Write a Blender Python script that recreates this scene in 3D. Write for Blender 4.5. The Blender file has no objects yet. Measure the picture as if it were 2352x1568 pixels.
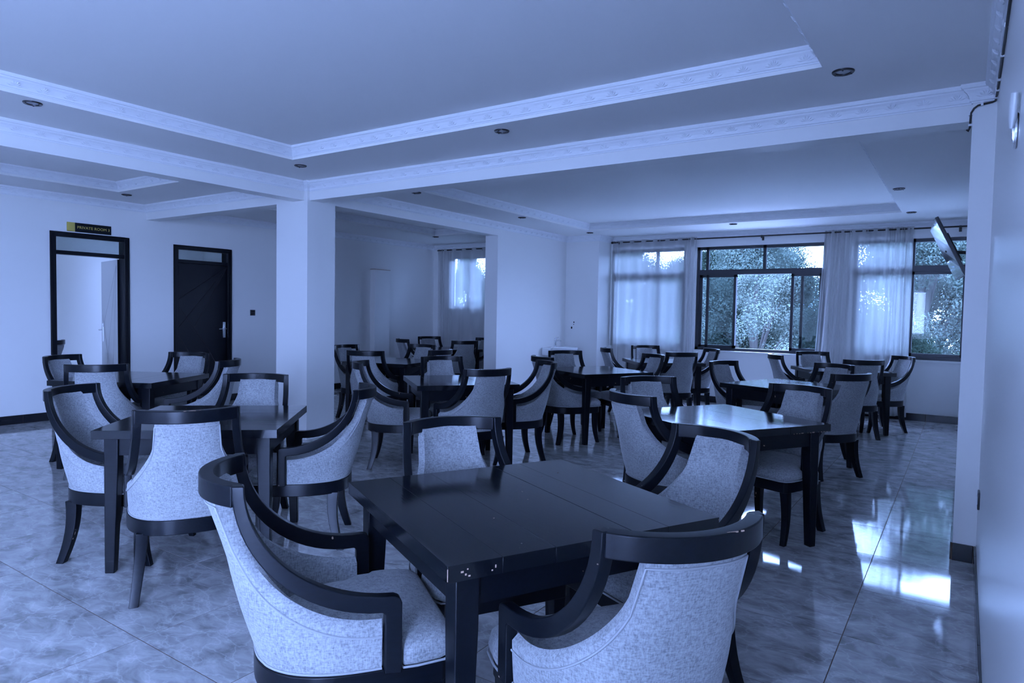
import bpy, bmesh, math, random
from mathutils import Vector, Matrix
random.seed(7)
sc = bpy.context.scene
COL = sc.collection
PI = math.pi
sin, cos = math.sin, math.cos

# ------------------------------------------------------------------ camera
cam_d = bpy.data.cameras.new('camera')
cam_d.sensor_width = 36.0
cam_d.lens = 1535.4 * 36 / 2352
cam_d.clip_start = 0.03
cam_d.clip_end = 400
cam = bpy.data.objects.new('camera', cam_d)
COL.objects.link(cam)
_pitch, _roll, _yaw = .04395, .01785, .59504
fw = Vector((-sin(_yaw) * cos(_pitch), cos(_yaw) * cos(_pitch), -sin(_pitch)))
rt = Vector((cos(_yaw), sin(_yaw), 0)); up = rt.cross(fw)
r2 = rt * cos(_roll) + up * sin(_roll); u2 = r2.cross(fw)
cam.matrix_world = Matrix(((r2.x, u2.x, -fw.x, 0), (r2.y, u2.y, -fw.y, 0), (r2.z, u2.z, -fw.z, 1.385), (0, 0, 0, 1)))
sc.camera = cam

# ------------------------------------------------------------------ world: even overcast sky seen by a cool-balanced camera
SKY = (.318, .478, 1.02)
w = bpy.data.worlds.new('sky'); sc.world = w; w.use_nodes = True
nt = w.node_tree; nt.nodes.clear()
o_ = nt.nodes.new('ShaderNodeOutputWorld'); b_ = nt.nodes.new('ShaderNodeBackground')
b_.inputs[0].default_value = (*SKY, 1); b_.inputs[1].default_value = 42.0
nt.links.new(b_.outputs[0], o_.inputs[0])

def portal(loc, rot, sx, sy):
    d = bpy.data.lights.new('opening_portal', 'AREA'); d.shape = 'RECTANGLE'; d.size = sx; d.size_y = sy
    d.cycles.is_portal = True
    o = bpy.data.objects.new('opening_portal', d); o.location = loc; o.rotation_euler = rot; COL.objects.link(o)
R90 = PI / 2
portal((-3.2, 10.80, 1.66), (-R90, 0, 0), 4.2, 1.75)      # long window wall (light travels -y)
portal((-.65, 10.80, 1.66), (-R90, 0, 0), 1.4, 1.75)
portal((-8.1, 10.70, 1.95), (-R90, 0, 0), 1.3, 1.2)
portal((.30, -2.30, 1.25), (R90, 0, R90), 2.3, 2.6)
portal((-1.95, -5.42, 1.6), (R90, 0, 0), 1.8, 1.5)         # unseen window opening behind the camera
portal((-10.4, 1.42, 1.9), (R90, 0, 0), 1.0, 1.0)
portal((-10.4, 7.58, 1.9), (-R90, 0, 0), 1.0, 1.0)

sc.view_settings.view_transform = 'Standard'
sc.view_settings.look = 'None'
sc.view_settings.gamma = 1.0
sc.view_settings.use_curve_mapping = False
sc.view_settings.exposure = 0.25
sc.cycles.max_bounces = 10
sc.cycles.diffuse_bounces = 6
sc.cycles.glossy_bounces = 4
sc.cycles.transparent_max_bounces = 24
sc.cycles.caustics_reflective = False
sc.cycles.caustics_refractive = False
sc.cycles.sample_clamp_indirect = 12.0

# ------------------------------------------------------------------ materials
def mat(name, base=(.5, .5, .5), rough=.5, metal=0., spec=.5, coat=0., sheen=0.):
    m = bpy.data.materials.new(name); m.use_nodes = True
    p = m.node_tree.nodes['Principled BSDF']
    p.inputs['Base Color'].default_value = (*base, 1)
    p.inputs['Roughness'].default_value = rough
    p.inputs['Metallic'].default_value = metal
    p.inputs['Specular IOR Level'].default_value = spec
    p.inputs['Coat Weight'].default_value = coat
    p.inputs['Sheen Weight'].default_value = sheen
    return m
def N(m, t): return m.node_tree.nodes.new(t)
def L(m, a, b): m.node_tree.links.new(a, b)
def ramp(m, fac, stops):
    r = N(m, 'ShaderNodeValToRGB'); L(m, fac, r.inputs[0])
    e = r.color_ramp.elements
    e[0].position, e[0].color = stops[0][0], (*stops[0][1], 1)
    e[1].position, e[1].color = stops[-1][0], (*stops[-1][1], 1)
    for p, c in stops[1:-1]:
        x = e.new(p); x.color = (*c, 1)
    return r.outputs[0]
def noise(m, vec, scale, detail=4, rough=.5, dist=0.):
    n = N(m, 'ShaderNodeTexNoise'); n.inputs['Scale'].default_value = scale; n.inputs['Detail'].default_value = detail
    n.inputs['Roughness'].default_value = rough; n.inputs['Distortion'].default_value = dist
    if vec is not None: L(m, vec, n.inputs['Vector'])
    return n.outputs['Fac']
def P(m): return m.node_tree.nodes['Principled BSDF']
def bump(m, h, strength, dist=.01):
    b = N(m, 'ShaderNodeBump'); b.inputs['Strength'].default_value = strength; b.inputs['Distance'].default_value = dist
    L(m, h, b.inputs['Height']); L(m, b.outputs[0], P(m).inputs['Normal'])
def tc(m, out='Object'): return N(m, 'ShaderNodeTexCoord').outputs[out]
def mapping(m, vec, scale=(1, 1, 1), rot=(0, 0, 0), loc=None):
    k = N(m, 'ShaderNodeMapping'); k.inputs['Scale'].default_value = scale; k.inputs['Rotation'].default_value = rot
    L(m, vec, k.inputs['Vector'])
    if loc is not None: L(m, loc, k.inputs['Location'])
    return k.outputs[0]

M = {}
M['wall'] = mat('painted_plaster', (.82, .815, .80), .42, spec=.35)
bump(M['wall'], noise(M['wall'], tc(M['wall']), 9, 5), .05)
M['ceil'] = mat('ceiling_paint', (.86, .855, .84), .7, spec=.2)
bump(M['ceil'], noise(M['ceil'], tc(M['ceil']), 1.3, 2), .12, .02)
M['cornice'] = mat('gypsum_cornice', (.84, .85, .87), .55, spec=.3)
M['rwall'] = mat('satin_plaster', (.82, .815, .80), .28, spec=.4)
bump(M['rwall'], noise(M['rwall'], mapping(M['rwall'], tc(M['rwall']), (1, 3, .5)), 4, 4), .08)
M['black_tile'] = mat('black_skirting_tile', (.012, .013, .017), .12, spec=.5)
M['grout'] = mat('brown_grout', (.10, .060, .040), .8)
# polished marble-look tile, each tile its own crop of the vein pattern
m = M['tile'] = mat('polished_floor_tile', (.4, .42, .45), .06, spec=.85)
oi = N(m, 'ShaderNodeObjectInfo')
cx = N(m, 'ShaderNodeCombineXYZ')
mu = N(m, 'ShaderNodeMath'); mu.operation = 'MULTIPLY'; mu.inputs[1].default_value = 37.0
L(m, oi.outputs['Random'], mu.inputs[0]); L(m, mu.outputs[0], cx.inputs[0]); L(m, mu.outputs[0], cx.inputs[1])
v = mapping(m, tc(m), (.9, 1.5, 1), (0, 0, .35), cx.outputs[0])
vn = N(m, 'ShaderNodeTexVoronoi'); vn.feature = 'DISTANCE_TO_EDGE'; vn.inputs['Scale'].default_value = 5.2
wn = N(m, 'ShaderNodeTexNoise'); wn.inputs['Scale'].default_value = 4.5; wn.inputs['Detail'].default_value = 5; L(m, v, wn.inputs['Vector'])
mx = N(m, 'ShaderNodeMixRGB'); mx.blend_type = 'ADD'; mx.inputs[0].default_value = .55
L(m, v, mx.inputs[1]); L(m, wn.outputs['Color'], mx.inputs[2]); L(m, mx.outputs[0], vn.inputs['Vector'])
vein = ramp(m, vn.outputs['Distance'], [(0, (1, 1, 1)), (.03, (.30, .30, .30)), (.09, (0, 0, 0))])
cloud = noise(m, v, 6.5, 6, .62, .6)
c1 = ramp(m, cloud, [(.34, (.25, .25, .25)), (.5, (.40, .40, .40)), (.66, (.53, .53, .53))])
mm = N(m, 'ShaderNodeMixRGB'); mm.blend_type = 'SCREEN'
vs = N(m, 'ShaderNodeMixRGB'); vs.blend_type = 'MULTIPLY'; vs.inputs[0].default_value = 1; vs.inputs[2].default_value = (.20, .20, .205, 1)
L(m, vein, vs.inputs[1]); mm.inputs[0].default_value = 1; L(m, c1, mm.inputs[1]); L(m, vs.outputs[0], mm.inputs[2]); L(m, mm.outputs[0], P(m).inputs['Base Color'])
bump(m, noise(m, v, 2.2, 1), .045, .02)
# ebonised wood with rubbed chips of pale timber
def lacquer(name, base, rough, chips=True):
    m = mat(name, base, rough, spec=.5)
    g = noise(m, mapping(m, tc(m), (14, 1.6, 14)), 7, 5)
    col = ramp(m, g, [(.3, tuple(c * .75 for c in base)), (.7, tuple(c * 1.3 for c in base))])
    if chips:
        sp = N(m, 'ShaderNodeTexNoise'); sp.inputs['Scale'].default_value = 34; sp.inputs['Detail'].default_value = 1; L(m, tc(m), sp.inputs['Vector'])
        msk = ramp(m, sp.outputs['Fac'], [(.80, (0, 0, 0)), (.815, (1, 1, 1))])
        x = N(m, 'ShaderNodeMixRGB'); L(m, msk, x.inputs[0]); L(m, col, x.inputs[1]); x.inputs[2].default_value = (.42, .30, .22, 1)
        col = x.outputs[0]
    L(m, col, P(m).inputs['Base Color'])
    bump(m, g, .03, .005)
    return m
M['wood'] = lacquer('ebonised_wood', (.0035, .005, .008), .30)
P(M['wood']).inputs['Specular IOR Level'].default_value = .22
M['top'] = lacquer('tabletop_wood', (.005, .0065, .009), .13)
P(M['top']).inputs['Specular IOR Level'].default_value = .42
M['chip'] = mat('bare_timber', (.50, .33, .24), .6)
M['core'] = mat('tabletop_core', (.16, .10, .075), .7)
# heather upholstery
m = M['fabric'] = mat('heather_fabric', (.42, .43, .45), .9, spec=.15, sheen=.25)
tv_ = tc(m)
f1 = noise(m, mapping(m, tv_, (1, 1, .28)), 230, 3, .65); f2 = noise(m, mapping(m, tv_, (.3, .3, 1)), 230, 3, .65); f3 = noise(m, tv_, 9, 3)
ad = N(m, 'ShaderNodeMath'); ad.operation = 'ADD'; L(m, f1, ad.inputs[0]); L(m, f2, ad.inputs[1])
ad2 = N(m, 'ShaderNodeMath'); ad2.operation = 'MULTIPLY_ADD'; L(m, f3, ad2.inputs[0]); ad2.inputs[1].default_value = .30; L(m, ad.outputs[0], ad2.inputs[2])
hf = N(m, 'ShaderNodeMath'); hf.operation = 'MULTIPLY'; hf.inputs[1].default_value = .5; L(m, ad2.outputs[0], hf.inputs[0])
fc = ramp(m, hf.outputs[0], [(.44, (.17, .18, .19)), (.575, (.30, .31, .32)), (.70, (.39, .40, .41))])
L(m, fc, P(m).inputs['Base Color'])
bump(m, ad.outputs[0], .25, .002)
M['piping'] = mat('fabric_piping', (.33, .34, .35), .85, spec=.15)
M['alu'] = mat('dark_window_frame', (.030, .034, .042), .35, metal=.3)
M['black'] = mat('black_paint', (.004, .005, .008), .35, spec=.22)
M['blackrod'] = mat('black_metal_rod', (.01, .01, .012), .4)
M['chrome'] = mat('chrome', (.75, .76, .78), .15, metal=1)
M['gold'] = mat('brushed_gold', (.62, .50, .13), .35, metal=.35)
M['white_plastic'] = mat('white_plastic', (.80, .81, .82), .3)
M['ceramic'] = mat('white_ceramic', (.82, .83, .84), .12)
M['screen'] = mat('tv_screen', (.10, .105, .115), .10, spec=.9, coat=.6)
M['bronze'] = mat('downlight_bronze', (.03, .03, .035), .3, metal=.6)
M['lens'] = mat('downlight_lens', (.5, .52, .55), .25)
M['dark_plastic'] = mat('dark_plastic', (.03, .033, .04), .35)
M['pale_door'] = mat('door_gloss_pale', (.42, .42, .42), .35)  # even pale tone stands in for gloss reflecting on the open leaf
M['cable'] = mat('black_cable', (.006, .006, .008), .5)
M['bark'] = mat('bark', (.035, .035, .032), .9)
M['pale_slab'] = mat('pale_bounce', (.74, .74, .73), .8)
M['ground'] = mat('pale_yard', (.40, .41, .37), .95)
def thin_glass(name, tint, rfl=.0):
    m = bpy.data.materials.new(name); m.use_nodes = True; t = m.node_tree; t.nodes.clear()
    o = N(m, 'ShaderNodeOutputMaterial'); mx = N(m, 'ShaderNodeMixShader'); tr = N(m, 'ShaderNodeBsdfTransparent'); gl = N(m, 'ShaderNodeBsdfGlossy')
    fr = N(m, 'ShaderNodeFresnel'); fr.inputs[0].default_value = 1.5
    mp = N(m, 'ShaderNodeMath'); mp.operation = 'MULTIPLY_ADD'; mp.inputs[1].default_value = 1.0; mp.inputs[2].default_value = rfl
    L(m, fr.outputs[0], mp.inputs[0]); L(m, mp.outputs[0], mx.inputs[0])
    tr.inputs[0].default_value = (*tint, 1); gl.inputs['Roughness'].default_value = 0.0
    L(m, tr.outputs[0], mx.inputs[1]); L(m, gl.outputs[0], mx.inputs[2]); L(m, mx.outputs[0], o.inputs[0])
    return m
M['glass'] = thin_glass('window_glass', (.70, .74, .74), .0)
def sheer(name, op):
    m = bpy.data.materials.new(name); m.use_nodes = True; t = m.node_tree; t.nodes.clear()
    o = N(m, 'ShaderNodeOutputMaterial'); mx = N(m, 'ShaderNodeMixShader'); tr = N(m, 'ShaderNodeBsdfTransparent')
    m2 = N(m, 'ShaderNodeMixShader'); df = N(m, 'ShaderNodeBsdfDiffuse'); tl = N(m, 'ShaderNodeBsdfTranslucent')
    df.inputs[0].default_value = (.80, .80, .80, 1); tl.inputs[0].default_value = (.58, .58, .58, 1); m2.inputs[0].default_value = .55
    # more fibre in the way where the cloth is seen edge on
    lw = N(m, 'ShaderNodeLayerWeight'); lw.inputs[0].default_value = .35
    k = N(m, 'ShaderNodeMath'); k.operation = 'MULTIPLY_ADD'; k.inputs[1].default_value = .55; k.inputs[2].default_value = op; k.use_clamp = True
    L(m, lw.outputs['Facing'], k.inputs[0]); L(m, k.outputs[0], mx.inputs[0])
    L(m, df.outputs[0], m2.inputs[1]); L(m, tl.outputs[0], m2.inputs[2]); L(m, tr.outputs[0], mx.inputs[1]); L(m, m2.outputs[0], mx.inputs[2]); L(m, mx.outputs[0], o.inputs[0])
    return m
M['sheer'] = sheer('sheer_voile', .54)
def leafmat(name, a, b):
    m = bpy.data.materials.new(name); m.use_nodes = True; t = m.node_tree; t.nodes.clear()
    o = N(m, 'ShaderNodeOutputMaterial'); mx = N(m, 'ShaderNodeMixShader'); df = N(m, 'ShaderNodeBsdfDiffuse'); tl = N(m, 'ShaderNodeBsdfTranslucent')
    c = ramp(m, noise(m, tc(m), 1.1, 4), [(.35, a), (.65, b)])
    L(m, c, df.inputs[0]); L(m, c, tl.inputs[0]); mx.inputs[0].default_value = .4
    L(m, df.outputs[0], mx.inputs[1]); L(m, tl.outputs[0], mx.inputs[2]); L(m, mx.outputs[0], o.inputs[0])
    return m
M['leaf_pale'] = leafmat('pale_foliage', (.042, .058, .050), (.105, .132, .112))
M['leaf_dark'] = leafmat('dark_foliage', (.012, .019, .014), (.030, .045, .032))

# ------------------------------------------------------------------ helpers
def tag(o, label=None, cat=None, group=None, kind=None):
    if label: o['label'] = label
    if cat: o['category'] = cat
    if group: o['group'] = group
    if kind: o['kind'] = kind
    return o
def empty(name, loc=(0, 0, 0), rz=0, parent=None):
    o = bpy.data.objects.new(name, None); o.location = loc; o.rotation_euler = (0, 0, rz); o.empty_display_size = .1
    COL.objects.link(o)
    if parent: o.parent = parent
    return o
class MB:
    def __init__(s): s.v, s.f, s.sm = [], [], []
    def add(s, vs, fs, smooth=False):
        k = len(s.v); s.v += [tuple(p) for p in vs]; s.f += [tuple(i + k for i in f) for f in fs]; s.sm += [smooth] * len(fs); return s
    def box(s, a, b):
        x0, y0, z0 = [min(a[i], b[i]) for i in range(3)]; x1, y1, z1 = [max(a[i], b[i]) for i in range(3)]
        return s.add([(x0, y0, z0), (x1, y0, z0), (x1, y1, z0), (x0, y1, z0), (x0, y0, z1), (x1, y0, z1), (x1, y1, z1), (x0, y1, z1)],
                     [(0, 3, 2, 1), (4, 5, 6, 7), (0, 1, 5, 4), (1, 2, 6, 5), (2, 3, 7, 6), (3, 0, 4, 7)])
    def loops(s, rings, closed=True, cap=True, smooth=True):
        n = len(rings[0]); vs = [p for r in rings for p in r]; fs = []
        for i in range(len(rings) - 1):
            for j in range(n if closed else n - 1):
                a, b = i * n + j, i * n + (j + 1) % n
                fs.append((a, b, b + n, a + n))
        s.add(vs, fs, smooth)
        if cap:
            s.add(rings[0], [tuple(range(n))[::-1]], False); s.add(rings[-1], [tuple(range(n))], False)
        return s
    def tube(s, pts, r, n=8, smooth=True, cap=True):
        pts = [Vector(p) for p in pts]; rings = []; prev = None
        for i, p in enumerate(pts):
            t = (pts[min(i + 1, len(pts) - 1)] - pts[max(i - 1, 0)]).normalized()
            if prev is None:
                a = t.orthogonal().normalized()
            else:
                a = (prev - t * prev.dot(t)).normalized()
            prev = a; b = t.cross(a); rr = r[i] if isinstance(r, (list, tuple)) else r
            rings.append([p + (a * cos(2 * PI * k / n) + b * sin(2 * PI * k / n)) * rr for k in range(n)])
        return s.loops(rings, True, cap, smooth)
    def lathe(s, prof, n=24, c=(0, 0, 0), smooth=True, cap=False):
        rings = [[(c[0] + r * cos(2 * PI * k / n), c[1] + r * sin(2 * PI * k / n), c[2] + z) for k in range(n)] for r, z in prof]
        return s.loops(rings, True, cap, smooth)
    def build(s, name, m, parent=None, bevel=0, seg=2, weld=True, fixn=True, sharp=35):
        me = bpy.data.meshes.new(name); me.from_pydata(s.v, [], s.f)
        for p, q in zip(me.polygons, s.sm): p.use_smooth = q
        bm = bmesh.new(); bm.from_mesh(me)
        if weld: bmesh.ops.remove_doubles(bm, verts=bm.verts, dist=1e-5)
        if fixn: bmesh.ops.recalc_face_normals(bm, faces=bm.faces)
        if bevel:
            es = [e for e in bm.edges if len(e.link_faces) == 2 and e.calc_face_angle(0) > math.radians(sharp)]
            r = bmesh.ops.bevel(bm, geom=es, offset=bevel, segments=seg, profile=.5, affect='EDGES', clamp_overlap=True)
            for f in r['faces']: f.smooth = True
        if any(s.sm) or bevel:
            for e in bm.edges:
                if len(e.link_faces) == 2 and e.calc_face_angle(0) > math.radians(50): e.smooth = False
        bm.to_mesh(me); bm.free(); me.update()
        ob = bpy.data.objects.new(name, me); ob.data.materials.append(M[m] if isinstance(m, str) else m)
        COL.objects.link(ob)
        if parent: ob.parent = parent
        return ob
def struct(name, mb, m, label=None, **k):
    o = mb.build(name, m, **k); o['kind'] = 'structure'
    if label: o['label'] = label
    return o
def share(src, name, loc, parent=None, rot=(0, 0, 0)):
    o = src.copy(); o.name = name; o.location = loc; o.rotation_euler = rot; COL.objects.link(o); o.parent = parent; return o
def copy_tree(root, loc, rz):
    def rec(o, par):
        c = o.copy(); COL.objects.link(c); c.parent = par
        for ch in o.children: rec(ch, c)
        return c
    r = rec(root, None); r.location = loc; r.rotation_euler = (0, 0, rz); return r

# ------------------------------------------------------------------ room dimensions
XL, XR, YW, YB = -8.98, .10, 10.62, -5.2         # left wall, right wall, window wall, wall behind the camera
ZC, ZT, ZB = 2.70, 2.81, 2.51                    # ceiling border, tray ceiling, beam soffit
BX0, BX1 = -5.94, -5.757                         # beam running away from the viewer
BY0, BY1 = 4.625, 4.80                           # beam across the room
SILL, HEAD, TRN = .835, 2.48, 2.085

# ------------------------------------------------------------------ floor
T = .6; GX, GY = -.391, 1.397
mb = MB(); mb.box((XL - .2, YB - .2, -.20), (XR + .2, YW + .2, -.0014))
floor = struct('floor', mb, 'grout', 'polished grey marble-look tiled floor')
tm = MB(); g = .0022; tm.add([(g, g, 0), (T - g, g, 0), (T - g, T - g, 0), (g, T - g, 0), (g, g, -.006), (T - g, g, -.006), (T - g, T - g, -.006), (g, T - g, -.006)],
       [(0, 1, 2, 3), (4, 5, 1, 0), (5, 6, 2, 1), (6, 7, 3, 2), (7, 4, 0, 3), (7, 6, 5, 4)])
tile0 = tm.build('tile', 'tile', floor)
first = True
ix0 = math.floor((XL - GX) / T); ix1 = math.floor((XR - .02 - GX) / T)
iy0 = math.floor((.7 - GY) / T); iy1 = math.floor((YW - GY) / T)
for iy in range(iy0, iy1 + 1):
    for ix in range(ix0, ix1 + 1):
        x, y = GX + ix * T, GY + iy * T
        sx = sy = 1; 
        if x + T > XR: sx = (XR - x) / T
        if x < XL: sx = (x + T - XL) / T; x = XL
        if y + T > YW: sy = (YW - y) / T
        if sx < .04 or sy < .04: continue
        if first: t = tile0; first = False; t.location = (x, y, 0)
        else: t = share(tile0, 'tile', (x, y, 0), floor)
        t.scale = (sx, sy, 1)
# the strip nearer than the picture's lower edge: same tiles, one mesh
mb = MB(); y1 = GY + iy0 * T
y = y1 - T
while y > YB - T:
    x = GX + ix0 * T
    while x < XR:
        xa, xb, ya = max(x, XL), min(x + T, XR), max(y, YB)
        if xb - xa > .05 and y + T - ya > .05: mb.box((xa + g, ya + g, -.006), (xb - g, y + T - g, 0))
        x += T
    y -= T
o = mb.build('tile', 'tile', floor); o['kind'] = 'stuff'

# ------------------------------------------------------------------ walls
WT = .18
def wall_openings(mb, axis, pos, thick, a0, a1, z0, z1, holes):
    """wall slab perpendicular to axis, from a0 to a1 along the other axis, with rectangular holes (h0,h1,zb,zt)"""
    def bx(p0, p1, q0, q1):
        if p1 - p0 < 1e-4 or q1 - q0 < 1e-4: return
        if axis == 'x': mb.box((pos, p0, q0), (pos + thick, p1, q1))
        else: mb.box((p0, pos, q0), (p1, pos + thick, q1))
    cur = a0
    for h0, h1, zb, zt in sorted(holes):
        bx(cur, h0, z0, z1); bx(h0, h1, z0, zb); bx(h0, h1, zt, z1); cur = h1
    bx(cur, a1, z0, z1)
    return mb
D1 = (3.495, 4.40, 2.25); D2 = (4.985, 5.855, 2.225)
struct('wall_left', wall_openings(MB(), 'x', XL - WT, WT, YB, YW, 0, 2.95, [(D1[0], D1[1], 0, D1[2]), (D2[0], D2[1], 0, D2[2])]), 'wall', 'long white wall with two doors')
struct('wall_right', wall_openings(MB(), 'x', XR, WT, YB, YW + WT, 0, 2.95, [(-3.4, -1.20, .0, 2.45)]), 'rwall', 'white wall beside the viewer')  # opening beside the camera is unseen, added to let sky light in
W1 = (-5.12, -3.80); W2 = (-3.62, -1.707); W3 = (-1.345, .04)
struct('wall_window', wall_openings(MB(), 'y', YW, WT, -5.9, XR + WT, 0, 2.95, [(W1[0], W1[1], SILL, HEAD), (W2[0], W2[1], SILL, HEAD), (W3[0], W3[1], SILL, HEAD)]), 'wall', 'white wall holding the wide windows')
YB2 = 10.385
W4 = (-8.56, -7.60, 1.40, 2.50)
struct('wall_alcove', wall_openings(MB(), 'y', YB2, WT, XL, -5.9, 0, 2.95, [W4]), 'wall', 'end wall of the back alcove')
# wall end, returning corner block
struct('wall_partition', MB().box((-5.985, 8.09, 0), (-5.757, YB2, 2.95)), 'wall', 'white partition between alcove and dining room')
struct('wall_corner', MB().box((-5.76, 10.136, 0), (-5.132, YW + .02, 2.95)), 'wall', 'white corner block behind the washbasin')
struct('wall_pier', MB().box((-.012, 4.60, 0), (XR + .02, 4.97, ZC)), 'wall', 'narrow white pier under the beam')
struct('column', MB().box((-6.218, 4.595, 0), (-5.709, 4.965, ZC)), 'wall', 'square white column carrying the two beams')
# wall behind the camera, with an unseen window opening added for daylight
struct('wall_back', wall_openings(MB(), 'y', YB - WT, WT, XL, XR, 0, 2.95, [(-2.75, -1.15, .9, 2.3)]), 'wall', 'white wall behind the viewer')
# pipe chase in the alcove
ch = struct('trim_1', MB().box((XL, 8.64, 0), (XL + .12, 9.02, 2.11)), 'wall', 'white boxed pipe chase with bare plaster top')
MB().box((XL, 8.635, 2.11), (XL + .125, 9.025, 2.118)).build('cap', 'chip', ch)

# ------------------------------------------------------------------ beams
struct('ceiling_beam', MB().box((BX0, YB, ZB), (BX1, 8.10, ZC + .02)), 'wall', 'white beam running from the viewer to the partition')
struct('ceiling_beam', MB().box((XL, BY0, ZB), (XR, BY1, ZC + .02)), 'wall', 'white beam across the room over the column')

# ------------------------------------------------------------------ ceilings with trays
def bay(mb, x0, x1, y0, y1, tx0, tx1, ty0, ty1):
    mb.box((x0, y0, ZC), (x1, ty0, 2.95)); mb.box((x0, ty1, ZC), (x1, y1, 2.95))
    mb.box((x0, ty0, ZC), (tx0, ty1, 2.95)); mb.box((tx1, ty0, ZC), (x1, ty1, 2.95))
    mb.box((tx0, ty0, ZT), (tx1, ty1, 2.95))
TR1 = (-5.0, -.675, -4.4, 3.86); TR2 = (-5.04, -.70, 5.60, 9.58); TR3 = (-8.23, -6.69, -4.4, 3.92); TR4 = (-7.78, -6.65, 5.60, 9.02)
mb = MB()
bay(mb, BX0 + .09, XR + .1, YB, BY0 + .09, *TR1)
bay(mb, BX0 + .09, XR + .1, BY0 + .09, YW + .1, *TR2)
bay(mb, XL - .1, BX0 + .09, YB, BY0 + .09, *TR3)
bay(mb, XL - .1, BX0 + .09, BY0 + .09, YW + .1, *TR4)
struct('ceiling', mb, 'ceil', 'white plaster ceiling with recessed trays')

# ------------------------------------------------------------------ cornices
PROF = [(0, -.098), (.007, -.098), (.009, -.090), (.016, -.088), (.017, -.076), (.022, -.060), (.031, -.045), (.044, -.034), (.046, -.026), (.056, -.022), (.060, -.012), (.060, 0), (0, 0)]
def petal(mb, c, ax, upv, nrm, ln, wd, ang):
    d = ax * sin(ang) + upv * cos(ang); s = ax * cos(ang) - upv * sin(ang)
    a = c; b = c + d * ln; l_ = c + d * ln * .55 + s * wd; r_ = c + d * ln * .55 - s * wd; t = c + d * ln * .6 + nrm * .004
    mb.add([a, l_, b, r_, t], [(0, 1, 4), (1, 2, 4), (2, 3, 4), (3, 0, 4)], False)
ntrim = 1
def cornice(runs, ztop, label, scale=1.0, orn=True):
    global ntrim
    ntrim += 1
    mb = MB(); ob = MB()
    for (p0, p1, nx, ny, m0, m1) in runs:
        p0 = Vector((*p0, ztop)); p1 = Vector((*p1, ztop)); n = Vector((nx, ny, 0)); ax = (p1 - p0).normalized(); Ln = (p1 - p0).length
        ra = [p0 + n * d * scale + ax * d * scale * m0 + Vector((0, 0, z * scale)) for d, z in PROF]
        rb = [p1 + n * d * scale - ax * d * scale * m1 + Vector((0, 0, z * scale)) for d, z in PROF]
        mb.loops([ra, rb], True, True, False)
        if orn:
            k = max(1, int(Ln / .155)); slope = Vector((0, 0, 1)) * .75 + n * .66; slope.normalize(); nr = (n * .75 - Vector((0, 0, 1)) * .66).normalized()
            for i in range(k):
                c = p0 + ax * (Ln * (i + .5) / k) + n * .0215 + Vector((0, 0, -.070))
                for a in (-1.35, -.85, -.4, 0, .4, .85, 1.35):
                    petal(ob, c, ax, slope, nr, .040 if abs(a) < 1 else .048, .0065, a)
    o = struct('trim_%d' % ntrim, mb, 'cornice', label, fixn=True)
    if orn:
        q = ob.build('leaf_relief', 'cornice', o, weld=False); q['kind'] = 'stuff'
    return o
def rect_runs(x0, x1, y0, y1):
    return [((x0, y0), (x0, y1), 1, 0, 1, 1), ((x0, y1), (x1, y1), 0, -1, 1, 1), ((x1, y1), (x1, y0), -1, 0, 1, 1), ((x1, y0), (x0, y0), 0, 1, 1, 1)]
for tr, lb in ((TR1, 'leafy plaster cornice of the large tray before the beam'), (TR2, 'leafy plaster cornice of the tray by the windows'), (TR3, 'leafy plaster cornice of the tray near the private room'), (TR4, 'leafy plaster cornice of the alcove tray')):
    cornice(rect_runs(*tr), ZT, lb, .9)
cx0, cy0 = -5.709, 4.595
cornice([((BX1, YB), (BX1, cy0), 1, 0, 1, -1), ((BX1, cy0), (cx0, cy0), 0, -1, -1, -1), ((cx0, cy0), (cx0, BY0), 1, 0, -1, 1), ((cx0, BY0), (-.012, BY0), 0, -1, 1, 1),
         ((-.012, BY0), (-.012, 4.60), -1, 0, 1, -1), ((-.012, 4.60), (XR, 4.60), 0, -1, -1, 1), ((XR, 4.60), (XR, YB), -1, 0, 1, 1)], ZC, 'leafy plaster cornice along beams and wall')
cornice([((cx0, BY1), (cx0, 4.965), 1, 0, 1, 0), ((BX1, 4.965), (BX1, 10.136), 1, 0, 0, 1), ((BX1, 10.136), (-5.132, 10.136), 0, -1, 1, -1), ((-5.132, 10.136), (-5.132, YW), 1, 0, -1, 1),
         ((-5.132, YW), (XR, YW), 0, -1, 1, 1), ((XR, YW), (XR, 4.97), -1, 0, 1, 1), ((XR, BY1), (cx0, BY1), 0, 1, 1, 1)], ZC, 'leafy plaster cornice over the windows')
cornice([((XL, YB), (XL, BY0), 1, 0, 1, 1), ((XL, BY0), (-6.218, BY0), 0, -1, 1, 1), ((BX0, 4.59), (BX0, YB), -1, 0, 1, 1)], ZC, 'leafy plaster cornice over the private room door')
cornice([((XL, BY1), (XL, YB2), 1, 0, 1, 1), ((XL, YB2), (-5.985, YB2), 0, -1, 1, 1), ((-5.985, YB2), (-5.985, 8.1), -1, 0, 1, 0), ((BX0, 8.1), (BX0, 4.97), -1, 0, 0, 1), ((-6.218, BY1), (XL, BY1), 0, 1, 1, 1)], ZC, 'leafy plaster cornice in the alcove')

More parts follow.
